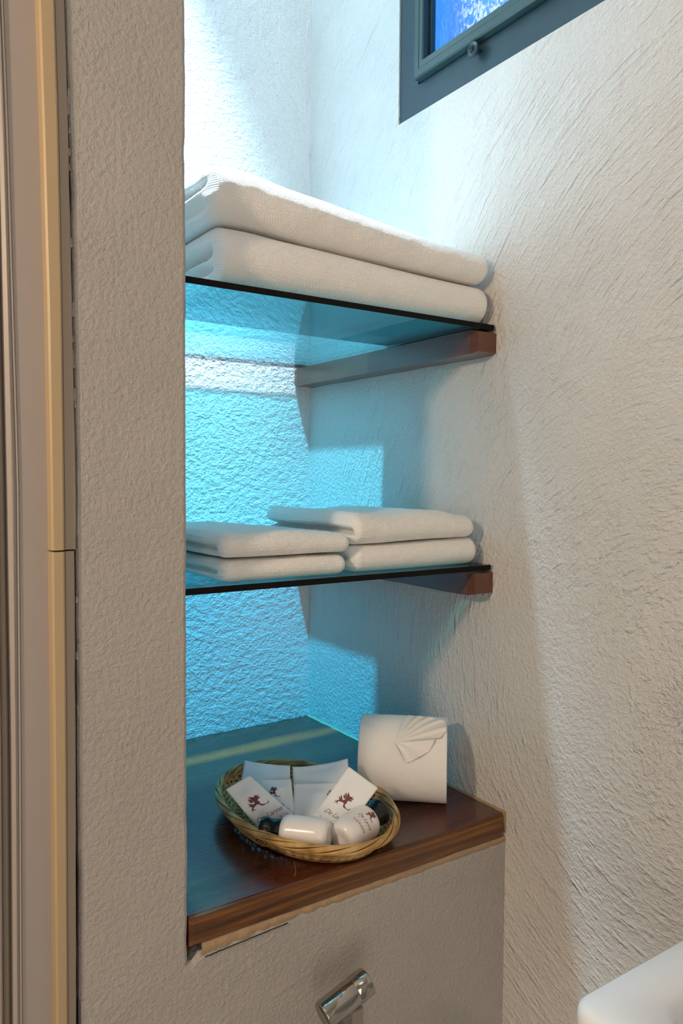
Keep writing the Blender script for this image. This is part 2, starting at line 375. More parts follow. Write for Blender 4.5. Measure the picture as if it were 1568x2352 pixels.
# ------------------------------------------------------------------ window
win = struct(empty('window_1', (X0, .55, .72)))
def wbox(name, y0, y1, z0, z1, x0, x1, m, bev=.001, par=None):
    o = box(name, (x0, y0, z0), (x1, y1, z1), m, None, bev); under(win, o); return o
SY, SZ = .7673, .493; GY, GZ = .746, .516
xf = X0+.002
bm = bmesh.new()
for a, b in (((xf, SY+.001, WZ0+.0005), (X0+.05, WY1-.0005, WZ1)), ((xf, WY0, WZ0+.0005), (X0+.05, SY+.001, SZ-.002)), ((xf, WY0, WZ1-.04), (X0+.05, SY+.001, WZ1)), ((xf, WY0, SZ-.002), (X0+.05, WY0+.04, WZ1-.04))):
    addbox(bm, a, b)
o = bmobj('window_frame', bm, M['frame']); under(win, o)
# sash: a mitred moulded section swept round the opening, standing 9 mm proud of the frame
def sash(name, yo, zo, prof, m):
    y1, z0, y0, z1 = yo, zo, WY0+.04, WZ1-.04
    vs, fs = [], []
    for (sy, sz, cy, cz) in ((-1, 1, y1, z0), (-1, -1, y1, z1), (1, -1, y0, z1), (1, 1, y0, z0)):
        for (d, x) in prof: vs.append(Vector((X0+x, cy+sy*d, cz+sz*d)))
    n = len(prof)
    for i in range(4):
        j = (i+1) % 4
        for q in range(n): w = (q+1) % n; fs.append((i*n+q, i*n+w, j*n+w, j*n+q))
    o = fixn(mesh(name, vs, fs, m)); under(win, o); return o
sash('window_sash', SY-.0015, SZ, [(0, .01), (0, -.006), (.0015, -.008), (.009, -.008), (.0095, -.0072), (.0105, -.008), (.0165, -.0085), (.0178, -.007), (.0178, .02), (0, .02)], M['sash'])
sash('glazing_gasket', SY-.0015-.0175, SZ+.0175, [(0, .012), (0, .0005), (.002, .0005), (.002, .012)], M['gasket'])
sash('glazing_bead', SY-.0015-.0197, SZ+.0182, [(0, .012), (0, .002), (.002, .002), (.002, .012)], M['sash'])
o = box('window_pane', (X0+.008, WY0+.04, GZ-.004), (X0+.012, GY+.004, WZ1-.06), M['winglass']); under(win, o)
# round screw knob on the frame
kb = Vector((X0+.002, .6609, .4835))
Mk = Matrix.Translation(kb) @ Matrix.Rotation(math.radians(-90), 4, 'Y')
vs, fs = lathe([(.003, -.001), (.003, .006), (.0075, .007), (.0085, .0085), (.0078, .0105), (.0045, .0118), (.0036, .0112), (.0005, .0112)], 28, Mk)
kn = fixn(mesh('window_knob', vs, fs, M['frame'], smooth=False)); under(win, kn)
vs, fs = lathe([(.003, .011), (.0032, .0125), (.0022, .0135), (.0008, .0125), (.0002, .0115)], 16, Mk)
o = fixn(mesh('knob_screw', vs, fs, M['gasket'])); under(win, o)
# ------------------------------------------------------------------ wooden ledge
bm = bmesh.new(); bmesh.ops.create_cube(bm, size=1)
a, b = (XL+.0005, YF-.001, ZL), (X0-.0035, YB-.0005, ZW)
for v in bm.verts: v.co = Vector([a[i]+(b[i]-a[i])*(v.co[i]+.5) for i in range(3)])
es = [e for e in bm.edges if all(v.co.y < YF+.01 for v in e.verts)]
bmesh.ops.bevel(bm, geom=es, offset=.0035, segments=3, profile=.5, affect='EDGES')
for f in bm.faces: f.material_index = 1 if f.normal.y < -.6 else 0
ledge = tag(bmobj('wooden_ledge', bm, [M['ledge'], M['ledge_front']]), 'dark brown varnished wooden ledge at the bottom of the niche, under basket and paper roll', 'shelf')
# ragged brown mortar joint under and beside the ledge
vs, fs = [], []
N = 160
for i in range(N+1):
    x = XL+.012+(X0-XL-.012)*i/N
    h = .0012*nz(x*70, 2, 0)+.0008*nz(x*200, 5, 0)
    zt = ZL+.0005+.001*nz(x*35, 9, 9); y = YF-.0004+.0012*nz(x*90, 1, 5)
    dl = .0045*(1-ss(.27, .36, x))
    vs += [Vector((x, y+.0008, ZL-.0070+h-dl)), Vector((x, y-.0004, ZL-.004+h-dl*.5)), Vector((x, y+.0004, zt-.0006)), Vector((x, YF+.01, zt))]
for i in range(N):
    for q in range(3): fs.append((i*4+q, i*4+q+1, (i+1)*4+q+1, (i+1)*4+q))
struct(mesh('trim_2', vs, fs, M['mortar'], smooth=True))
vs, fs = [], []
for i in range(N+1):              # plaster bead where ledge meets right wall
    y = YF-.001+(YB-YF)*i/N
    h = .0012*nz(3, y*80, 0); w = .0032+.0016*nz(8, y*60, 0)
    vs += [Vector((X0+.001, y, ZW+.0018+h)), Vector((X0-w, y, ZW+.0006)), Vector((X0-w, y, ZW-.003)), Vector((X0+.001, y, ZL-.003))]
for i in range(N):
    for q in range(3): fs.append((i*4+q, i*4+q+1, (i+1)*4+q+1, (i+1)*4+q))
fs.append((0, 1, 2, 3)); struct(mesh('trim_3', vs, fs, M['mortar']))
# hairline crack under the ledge
vs = []; fs = []
for i in range(60):
    t = i/59; px = 470+190*t; w = .00003+.00014*abs(nz(i*.9, 3, 0))
    p = Vector((aty(px, 2150, YF).x, YF-.0012, ZL-.0125+.0035*t+.0005*nz(i*.35, 0, 0))); vs += [p+Vector((0, 0, w)), p+Vector((0, .0015, -w*.0)), p-Vector((0, 0, w))]
for i in range(59):
    for q in range(2): fs.append((i*3+q, i*3+q+1, (i+1)*3+q+1, (i+1)*3+q))
struct(mesh('trim_4', vs, fs, M['dark_gap']))
# ------------------------------------------------------------------ glass shelves and battens
TG = .0058
def glass_shelf(z, label, xr):
    bm = bmesh.new(); bmesh.ops.create_cube(bm, size=1)
    a, b = (XL+.0006, YG, z-TG), (xr, YR, z)
    for v in bm.verts: v.co = Vector([a[i]+(b[i]-a[i])*(v.co[i]+.5) for i in range(3)])
    bm.normal_update()
    for f in bm.faces: f.material_index = 0 if abs(f.normal.z) > .5 else 1
    return tag(bmobj('glass_shelf', bm, [M['glass'], M['glass_edge']]), label, 'shelf', 'glass shelves of the niche')
glass_shelf(Z1, 'upper blue-green glass shelf with a dark edge, carrying the two large towels', X0-.004)
glass_shelf(Z2, 'lower blue-green glass shelf with a dark edge, carrying the small folded towels', X0-.004)
def batten(name, x0, x1, ya, yb_, zt, h, slope, label, grp):
    vs = []; n = 40
    rad = .0035
    for i in range(n+1):
        y = ya+(yb_-ya)*i/n; e = min(y-ya, yb_-y); 
        dz = slope*(y-ya)+.0005*nz(1, y*20, 0); top = zt+dz; bot = zt-h+dz+.0006*nz(4, y*26, 0)
        if i == 0 or i == n: q = .0022
        else: q = 0
        s = 1 if x0 < .4 else -1
        xa, xb = (x0+ (q if s < 0 else 0), x1-(q if s > 0 else 0))
        vs += [Vector((xa, y, bot+q)), Vector((xb, y, bot+q)), Vector((xb, y, top-q)), Vector((xa, y, top-q))]
    fs = []
    for i in range(n):
        for q in range(4): w = (q+1) % 4; fs.append((i*4+q, i*4+w, (i+1)*4+w, (i+1)*4+q))
    fs.append((3, 2, 1, 0)); fs.append(tuple(n*4+q for q in range(4)))
    return tag(fixn(mesh(name, vs, fs, M['bracket'])), label, 'batten', grp)
b1 = batten('wooden_batten', X0-.030, X0, YG+.0005, YB-.002, Z1-TG-.0005, .0265, .0, 'brown wooden batten on the right wall under the upper glass shelf', 'wooden shelf battens')
b2 = batten('wooden_batten', X0-.030, X0, YG+.0005, YB-.002, Z2-TG-.0005, .0275, 0, 'brown wooden batten on the right wall holding up the lower glass shelf', 'wooden shelf battens')
batten('wooden_batten', XL, XL+.0125, YG+.003, YB-.002, Z1-TG-.0005, .030, 0, 'dark end of the batten behind the pier edge, just below the upper glass shelf', 'wooden shelf battens')
batten('wooden_batten', XL, XL+.0120, YG+.003, YB-.002, Z2-TG-.0005, .028, 0, 'dark end of the batten behind the pier edge, just below the lower glass shelf', 'wooden shelf battens')
# ------------------------------------------------------------------ towels
def unitgrid(nx, ny, nz_):
    idx = {}; vs = []; fs = []
    def vid(i, j, k):
        key = (i, j, k)
        if key not in idx: idx[key] = len(vs); vs.append((2*i/nx-1, 2*j/ny-1, 2*k/nz_-1))
        return idx[key]
    for i in range(nx):
        for j in range(ny):
            fs.append((vid(i, j, 0), vid(i, j+1, 0), vid(i+1, j+1, 0), vid(i+1, j, 0)))
            fs.append((vid(i, j, nz_), vid(i+1, j, nz_), vid(i+1, j+1, nz_), vid(i, j+1, nz_)))
    for i in range(nx):
        for k_ in range(nz_):
            fs.append((vid(i, 0, k_), vid(i+1, 0, k_), vid(i+1, 0, k_+1), vid(i, 0, k_+1)))
            fs.append((vid(i, ny, k_), vid(i, ny, k_+1), vid(i+1, ny, k_+1), vid(i+1, ny, k_)))
    for j in range(ny):
        for k_ in range(nz_):
            fs.append((vid(0, j, k_), vid(0, j, k_+1), vid(0, j+1, k_+1), vid(0, j+1, k_)))
            fs.append((vid(nx, j, k_), vid(nx, j+1, k_), vid(nx, j+1, k_+1), vid(nx, j, k_+1)))
    return vs, fs
def towel(label, xa, xb, ya, yb_, zb, zt, grooves, seed, rx=.012, ry=None, dep=.012, group='folded towels', skew=None, res=(150, 70, 36), fold_start=.022, lump=1.0):
    """zb, zt: functions (x, y) -> underside and top; grooves: [(level 0..1, width, depth factor)] cut into the left end"""
    U, fs = unitgrid(*res); vs = []
    hx, hy = (xb-xa)/2, (yb_-ya)/2; cx, cy = (xa+xb)/2, (ya+yb_)/2
    for (a, b, c) in U:
        # spacing concentrated near the borders
        A = math.sin(a*math.pi/2)*.45+a*.55; B = math.sin(b*math.pi/2)*.45+b*.55; Cc = c
        x = cx+hx*A; y = cy+hy*B
        th = zt(x, y)-zb(x, y); hz = th/2; rz = hz*.98; ryy = ry or hz*1.15
        q = (hx*A, hy*B, hz*Cc); H = (hx, hy, hz); R = (rx, ryy, rz)
        inn = [max(-(H[i]-R[i]), min(H[i]-R[i], q[i])) for i in range(3)]
        d = Vector([(q[i]-inn[i])/R[i] for i in range(3)])
        if d.length > 1e-6: d = d*(max(abs(d.x), abs(d.y), abs(d.z))/d.length) if max(abs(d.x), abs(d.y), abs(d.z)) < 1 else d/d.length
        p = [inn[i]+d[i]*R[i] for i in range(3)]
        X, Y = cx+p[0], cy+p[1]; w = p[2]/hz          # -1..1
        Z = zb(X, Y)+(w+1)*hz
        # layered folds on the left end
        lw = ss(xa+.035, xa+.002, X); 
        if lw > 0 and grooves:
            fr_ = ss(ya+fold_start*.45, ya+fold_start*1.25, Y)
            lv = (w+1)/2+.05*nz(Y*14, seed, 0)
            g = 0
            for (L, wd, dp) in grooves: g = max(g, dp*math.exp(-((lv-L)/wd)**2))
            X += dep*lw*g*fr_*(1 if abs(w) < .97 else .4)
            X -= .0012*lw*nz(Y*40, w*3, seed)
        # soft irregularity
        n1 = nz(X*13+seed, Y*13, Z*16)*1.5; n2 = nz(X*48, Y*48+seed, Z*60); n3 = nz(X*150, Y*150, Z*150+seed)
        k_ = lump
        Z += (.0016*n1+.0006*n2)*k_*(.25+.75*max(0, w)) ; Y += (.0018*n1+.0007*n2+.0003*n3)*k_; X += .0010*n2*k_
        if skew: X, Y, Z = skew(X, Y, Z)
        vs.append(Vector((X, Y, max(Z, zb(X, Y)+.0002))))
    o = mesh('folded_towel', vs, fs, M['terry'], smooth=True)
    ctr = Vector((cx, cy, zb(cx, cy)))
    for v in o.data.vertices: v.co -= ctr
    o.location = ctr
    return tag(o, label, 'towel', group)
g1 = 'large folded towels on the upper shelf'
def zt_low(x, y):
    return Z1+.0540 + .0018*math.exp(-((x-.325)/.03)**2) - .0100*ss(.32, .62, x)
def zt_up(x, y):
    return zt_low(x, y)+.050-.0150*ss(.31, .61, x)+.003*math.exp(-((x-.31)/.03)**2)
towel('lower of the two large terry towels, lying directly on the upper glass shelf', .292, .6215, .6262, .826, lambda x, y: Z1+.0003, zt_low, [(.30, .06, .6), (.58, .09, 1)], 1.3, group=g1, lump=.45, dep=.020, rx=.010, fold_start=.03)
towel('topmost of the two large terry towels on the upper glass shelf', .284, .6195, .6250, .824, lambda x, y: zt_low(x, y)+.0016, zt_up, [(.64, .06, .8), (.30, .10, .35)], 5.7, group=g1, dep=.018, rx=.011, fold_start=.028)
g2 = 'small folded towels on the lower shelf'
def fl(z): return lambda x, y: z
zA = Z2+.0003; zA1 = Z2+.0215; zA2 = Z2+.0450
towel('lower small towel of the left stack on the lower glass shelf', .2985, .4355, .632, .812, fl(zA), lambda x, y: zA1-.0010+.0015*nz(x*20, 1, 0), [(.45, .10, .9)], 2.2, group=g2, rx=.009, res=(90, 60, 24), dep=.010, lump=.7)
towel('upper small towel of the left stack on the lower glass shelf', .2970, .4385, .630, .815, lambda x, y: zA1+.0012, lambda x, y: zA2+.0015*math.sin((x-.3)*30)-.003*ss(.36, .43, x), [(.40, .10, .9)], 8.1, group=g2, rx=.010, res=(90, 60, 24), dep=.010, lump=.9)
zB1 = Z2+.0290
towel('lower small towel of the right stack on the lower glass shelf, against the plaster wall', .4440, .6165, .634, .828, fl(zA), lambda x, y: zB1+.002*nz(x*12, 3, 0)+.0015*ss(.5, .62, x), [(.5, .1, .6)], 3.9, group=g2, rx=.010, res=(110, 60, 24), lump=.6)
towel('upper small towel of the right stack on the lower glass shelf, fold open at left', .4420, .6100, .6320, .826, lambda x, y: zB1+.0004+.0015*ss(.5, .62, x)+.002*nz(x*12, 3, 0), lambda x, y: zB1+.031-.005*ss(.56, .61, x)+.0015*math.sin(x*60), [(.42, .09, 1.15)], 6.4, group=g2, rx=.010, res=(110, 60, 24), dep=.014, lump=1.1, fold_start=.012)
# ------------------------------------------------------------------ toilet paper roll
pr = Vector((.588, .6540, ZW)); pl_ = pr-Vector((.745, -.667, 0))*.099
ax = (pr-pl_).normalized(); Lr = (pr-pl_).length*1.0
bk = Vector((-ax.y, ax.x, 0)); bk = bk if bk.y > 0 else -bk      # away from the camera
RH, RV = .0410, .0480
root = tag(empty('toilet_roll', (pr+pl_)/2+bk*.006), 'white toilet paper roll on the wooden ledge, its sheet end folded into a fan', 'toilet paper')
c0 = pl_+bk*.006+Vector((0, 0, RV+.0003))
def rollp(s, th, rr=0):           # s along the axis 0..1 from the left, th: 0 = towards camera, 90 = top
    return c0+ax*(Lr*s)-bk*((RH+rr)*math.cos(th))+Vector((0, 0, (RV+rr)*math.sin(th)))
vs, fs = [], []; NS, NTh = 24, 96
prs = [(0, -.030), (0, -.0015), (.006, 0)]+[(.01+.98*i/NS, 0) for i in range(NS+1)]+[(.994, 0), (1, -.0015), (1, -.030)]
for (s, rr) in prs:
    for j in range(NTh):
        th = 2*math.pi*j/NTh
        wv = .0004*nz(s*3, th*2, 1)+.00025*nz(s*14, th*9, 4) if rr == 0 else 0
        vs.append(rollp(s, th, rr+wv))
for i in range(len(prs)-1):
    for j in range(NTh):
        l = (j+1) % NTh; fs.append((i*NTh+j, i*NTh+l, (i+1)*NTh+l, (i+1)*NTh+j))
under(root, fixn(mesh('paper_roll', vs, fs, M['paper'], smooth=False)))
for p in root.children[0].data.polygons: p.use_smooth = abs(p.normal.dot(ax)) < .6
vs, fs = [], []
for s in (0.004, .996):
    for rr in (-.0195, -.0210):
        for j in range(48): th = 2*math.pi*j/48; vs.append(c0+ax*(Lr*s)-bk*((.0205+rr+.0195)*math.cos(th))+Vector((0, 0, (.0205+rr+.0195)*math.sin(th))))
for (a_, b_) in ((0, 2), (1, 3), (0, 1), (2, 3)):
    for j in range(48): l = (j+1) % 48; fs.append((a_*48+j, a_*48+l, b_*48+l, b_*48+j))
under(root, fixn(mesh('cardboard_core', vs, fs, M['cardboard'])))
# folded fan: left flap triangle and pleated right part, hugging the cylinder
def patch(name, outline, hub, n=14, lift=.0008, pleat=None, m=M['paper']):
    vs, fs = [], []; K = len(outline)
    for i, (s, t) in enumerate(outline):
        for q in range(n+1):
            u_ = q/n; S_ = hub[0]+(s-hub[0])*u_; T_ = hub[1]+(t-hub[1])*u_
            h = lift + (pleat(i)*min(1, u_*1.6) if pleat else 0)
            vs.append(rollp(S_, math.radians(T_), h))
    for i in range(K-1):
        for q in range(n): fs.append((i*(n+1)+q, i*(n+1)+q+1, (i+1)*(n+1)+q+1, (i+1)*(n+1)+q))
    o = mesh(name, vs, fs, m, smooth=False); mod = o.modifiers.new('s', 'SOLIDIFY'); mod.thickness = .00035; mod.offset = 1
    under(root, o); return o
hub = (.42, 36)
patch('folded_flap', [(.05, 66), (.03, 84), (.15, 92), (.35, 92), (.55, 92)], hub, lift=.0010)
rim_ = [(.50, 88), (.56, 82), (.62, 88), (.68, 82), (.74, 87), (.80, 80), (.87, 84), (.92, 74), (.975, 76), (.985, 60), (.985, 57), (.92, 44), (.86, 47), (.86, 40), (.80, 27), (.70, 20), (.60, 13), (.55, 12), (.52, 14), (.46, 27), (.39, 36)]
patch('pleated_fan', rim_, hub, lift=.0014, pleat=lambda i: .0032*(i % 2))
# ------------------------------------------------------------------ basket
BC = Vector((.4275, .7040, ZW+.0004)); BA, BB, BH = .0815, .1215, .0235       # x and y half-axes of the rim, height
CA, CB = .064, .101
bask = tag(empty('wicker_basket', BC), 'oval woven cane basket with a braided rim on the wooden ledge, holding sachets and bottles', 'basket')
TILT = 0.0
def bpt(th, t, rr=0):             # t 0 bottom .. 1 rim
    f_ = t**.75; a_ = CA+(BA-CA)*f_+rr; b_ = CB+(BB-CB)*f_+rr
    z = .0035+(BH-.0035)*t
    return BC+Vector((a_*math.cos(th), b_*math.sin(th), z))
NST = 58
for i in range(NST):
    th = 2*math.pi*(i+.3*random.random())/NST
    pts = []
    for q in range(9):
        t = q/8; pts.append(bpt(th+.10*t, t*.97, (.0006 if i % 2 else -.0006)))
    pts = [BC+Vector((CA*.2*math.cos(th), CB*.2*math.sin(th), .0025))]+pts
    vs, fs = tube(pts, .00125, 5); o = mesh('stake', vs, fs, M['cane'], smooth=True); under(bask, o)
wv = []
for row_ in range(9):
    pts = []
    for q in range(240):
        th = 2*math.pi*q/240; ph = NST/2*th+math.pi*(row_ % 2)
        pts.append(bpt(th, .03+row_*.095, .0016*math.cos(ph)))
    wv.append(tube(pts, .00125, 5, closed=True))
for row_ in range(7):             # woven floor
    f_ = .14+row_*.125; pts = []
    for q in range(160):
        th = 2*math.pi*q/160
        pts.append(BC+Vector((CA*f_*math.cos(th), CB*f_*math.sin(th), .0025+.0008*math.cos(NST/2*th+math.pi*(row_ % 2)))))
    wv.append(tube(pts, .0012, 5, closed=True))
vs, fs = merge(wv); o = mesh('woven_side', vs, fs, M['cane'], smooth=True); under(bask, o)
vs = [BC+Vector((0, 0, .0015))]; fs = []
for q in range(48): th = 2*math.pi*q/48; vs.append(BC+Vector(((CA+.003)*math.cos(th), (CB+.003)*math.sin(th), .0015)))
fs = [(0, 1+q, 1+(q+1) % 48) for q in range(48)]; o = mesh('base_weave', vs, fs, M['cane']); under(bask, o)
# braided rim: bundles of reeds that roll over each other round the edge
NB, TW = 4, 5
for bnd in range(NB):
    parts = []
    for reed in range(4):
        pts = []; rads = []
        for q in range(300):
            th = 2*math.pi*q/300; ph = TW*th+2*math.pi*bnd/NB+.26*(reed-1.5)
            rad = .0036+.0005*math.sin(3*th+bnd)
            c = bpt(th, .93, .001)
            out = Vector((math.cos(th), math.sin(th), 0))
            pts.append(c+out*(rad*math.cos(ph)*.95+.0010)+Vector((0, 0, rad*math.sin(ph)*1.0+.0004)))
            rads.append(.00115+.0002*math.sin(th*7+reed))
        parts.append(tube(pts, rads, 5, closed=True))
    vs, fs = merge(parts); o = mesh('rim_strand', vs, fs, M['cane'], smooth=True); under(bask, o)
# outer diagonal border below the rim
parts = []
for i in range(18):
    th0 = 2*math.pi*i/34
    for reed in range(4):
        pts = []
        for q in range(10):
            t = q/9; th = th0+.40*t+.030*reed
            pts.append(bpt(th, .86-.80*math.sin(math.pi*min(1, t*1.0))*.95-.02*reed, .0034+.0022*math.sin(math.pi*t)))
        parts.append(tube(pts, .0011, 5))
vs, fs = merge(parts); o = mesh('outer_braid', vs, fs, M['cane'], smooth=True); o['kind'] = 'stuff'; under(bask, o)
# a loose fibre lying on the ledge in front of the basket
pa = [atz(675+dx, y_, ZW+.0007) for dx, y_ in ((0, 1978), (3, 1990), (4, 2000), (3, 2008), (1, 2012))]
vs, fs = tube(pa, .00025, 4); o = mesh('loose_fibre', vs, fs, M['cane']); under(bask, o)
# ------------------------------------------------------------------ writing
def text_polys(body, size, shear=0, space=1.0, m='ink'):
    cu = bpy.data.curves.new('t', 'FONT'); cu.body = body; cu.size = size; cu.align_x = 'CENTER'; cu.align_y = 'CENTER'; cu.shear = shear; cu.space_character = space; cu.resolution_u = 3
    ob = bpy.data.objects.new('t', cu); C.objects.link(ob); dg = bpy.context.evaluated_depsgraph_get(); dg.update()
    me = bpy.data.meshes.new_from_object(ob.evaluated_get(dg)); vs = [v.co.copy() for v in me.vertices]; fs = [tuple(p.vertices) for p in me.polygons]
    bpy.data.objects.remove(ob); bpy.data.curves.remove(cu); bpy.data.meshes.remove(me); return vs, fs
def leafpoly(a, b, w, n=8, bend=0):   # pointed leaf from a to b
    a, b = Vector(a), Vector(b); d = b-a; nrm = Vector((-d.y, d.x))
    L, R_ = [], []
    for i in range(n+1):
        t = i/n; p = a+d*t+nrm*(bend*math.sin(math.pi*t)); h = w*math.sin(math.pi*t**.7)*1.55
        L.append(p+nrm.normalized()*h); R_.append(p-nrm.normalized()*h)
    vs = [Vector((p.x, p.y, 0)) for p in L]+[Vector((p.x, p.y, 0)) for p in R_]
    fs = [(i, i+1, n+1+i+1, n+1+i) for i in range(n)]
    return vs, fs
def emblem():                      # winged flourish: two raised wings, curved body, curling tails
    P = [leafpoly((.0, -.05), (-.30, 1.0), .13, bend=-.16), leafpoly((-.12, .30), (-.50, .62), .07, bend=.12), leafpoly((-.14, .50), (-.46, .86), .05, bend=.1),
         leafpoly((.02, .05), (.44, .84), .12, bend=.16), leafpoly((.16, .30), (.62, .40), .06, bend=.15), leafpoly((.24, .52), (.62, .66), .05, bend=.1),
         leafpoly((.06, .02), (-.86, .16), .085, bend=.14), leafpoly((-.40, .10), (-.72, .40), .05, bend=.1),
         leafpoly((-.10, .25), (.14, -.30), .13, bend=.05), leafpoly((.04, -.10), (-.84, -.74), .055, bend=-.26), leafpoly((-.50, -.62), (-.98, -.44), .035, bend=-.3),
         leafpoly((.04, -.12), (.62, -.50), .06, bend=-.24), leafpoly((.45, -.52), (.86, -.22), .03, bend=-.3)]
    return merge(P)
def place(vs, s, dx, dy): return [Vector((v.x*s+dx, v.y*s+dy, 0)) for v in vs]
# ------------------------------------------------------------------ sachets
def sachet(label, corners, thick, bulge, prints, seal=.16, seed=0, fold=None, curl=0):
    """corners: top-left, top-right, bottom-right, bottom-left in space. Local frame u right, v down."""
    tl, tr_, br, bl = corners
    ctr = (tl+tr_+br+bl)/4
    nrm = (tr_-tl).cross(bl-tl).normalized()
    if nrm.dot(-ctr) < 0: nrm = -nrm
    def P(u_, v_, side=1, lift=0):
        p = (tl*(1-u_)+tr_*u_)*(1-v_)+(bl*(1-u_)+br*u_)*v_
        e = math.sin(math.pi*min(1, max(0, u_)))**.7*ss(seal*.6, seal*1.8, v_)*ss(1.0, .85, v_)
        h = thick/2+bulge*e*(.8+.35*nz(u_*3+seed, v_*3, 2))
        w = .0007*nz(u_*2.5, v_*2.5, seed)*2+curl*((u_-.5)**2*4)*(1-v_)
        return p+nrm*(side*h+w+lift)
    n, m_ = 18, 26; vs = []; fs = []
    for side in (1, -1):
        for j in range(m_+1):
            for i in range(n+1): vs.append(P(i/n, j/m_, side)-ctr)
    q = (n+1)*(m_+1)
    for j in range(m_):
        for i in range(n):
            a_ = j*(n+1)+i; fs.append((a_, a_+1, a_+n+2, a_+n+1)); fs.append((q+a_, q+a_+n+1, q+a_+n+2, q+a_+1))
    bd = [i for i in range(n+1)]+[j*(n+1)+n for j in range(1, m_+1)]+[m_*(n+1)+i for i in range(n-1, -1, -1)]+[j*(n+1) for j in range(m_-1, 0, -1)]
    for a_, b_ in zip(bd, bd[1:]+bd[:1]): fs.append((a_, b_, b_+q, a_+q))
    o = fixn(mesh('paper_sachet', vs, fs, M['sachet'], smooth=True)); o.location = ctr; tag(o, label, 'sachet', 'paper sachets in the basket')
    Wd, Ht = (tr_-tl).length, ((bl-tl).length+(br-tr_).length)/2
    for (nm, vs2, fs2, mat) in prints:
        pv = [P(.5+v.x/Wd, v.y/Ht, 1, .00025)-ctr for v in vs2]        # v.y measured down from the top, metres
        po = mesh(nm, pv, fs2, M[mat], o)
        po.matrix_parent_inverse = Matrix.Identity(4)
    # seam line
    return o
def prints(w, top, s=1.0, extra=None):
    out = []
    ev, ef = emblem(); out.append(('printed_emblem', [Vector((v.x*.0100*s, top-v.y*.0100*s, 0)) for v in ev], ef, 'ink'))
    def T(body, size, dy, shear=0, space=1, mat='ink_grey', nm='printed_text', dx=0):
        v_, f_ = text_polys(body, size*s, shear, space); out.append((nm, [Vector((p.x+dx*s, top+dy*s-p.y, 0)) for p in v_], f_, mat))
    T('De Lanna', .0068, .0165, .50, .90)
    out.append(('printed_line', [Vector((-.016*s, top+.0212*s, 0)), Vector((.016*s, top+.0212*s, 0)), Vector((.016*s, top+.0216*s, 0)), Vector((-.016*s, top+.0216*s, 0))], [(0, 1, 2, 3)], 'ink_grey'))
    T('H   O   T   E   L', .0030, .0243, 0, 1.2); T('CHIANG MAI', .0026, .0285, 0, 1.3)
    if extra: T(extra, .0048, .0350, 0, 1.15, 'ink_red')
    return out
D = atd
# back sachets first; depth is the distance along the view direction
sachet('blank pale paper sachet at the back left of the basket, mostly hidden', [D(563, 1749, .855), D(667, 1761, .835), D(664, 1850, .800), D(548, 1830, .82)], .0006, .002, [], seed=1, curl=.002)
sachet('paper sachet in the left of the basket, upright, its emblem near the right edge', [D(585, 1790, .825), D(668, 1790, .815), D(678, 1880, .79), D(604, 1880, .795)], .0006, .003, prints(.04, .016, .75), seed=3)
sachet('paper sachet leaning at the front left of the basket beside the black bottle cap', [D(518, 1813, .800), D(573, 1780, .805), D(675, 1873, .785), D(602, 1915, .782)], .0006, .003, prints(.04, .030, 1.0), seed=5)
sachet('blank crumpled back sachet in the middle of the basket with a folded top corner', [D(672, 1765, .84), D(799, 1747, .84), D(806, 1850, .80), D(678, 1862, .80)], .0006, .003, [], seed=7, curl=.003)
sachet('bluish sachet in the middle of the basket, behind the tilted one, partly showing its emblem', [D(675, 1800, .815), D(775, 1797, .815), D(768, 1895, .785), D(672, 1893, .785)], .0006, .003, [(a_, [Vector((v.x+.017, v.y, 0)) for v in b_], c_, d_) for a_, b_, c_, d_ in prints(.04, .014, .6)], seed=8)
sachet('paper sachet tilted to the right in the basket, lettered for cotton buds', [D(801, 1761, .795), D(868, 1810, .785), D(778, 1930, .775), D(706, 1890, .785)], .0006, .0035, prints(.04, .030, 1.0, 'COTTON BUD'), seed=9)
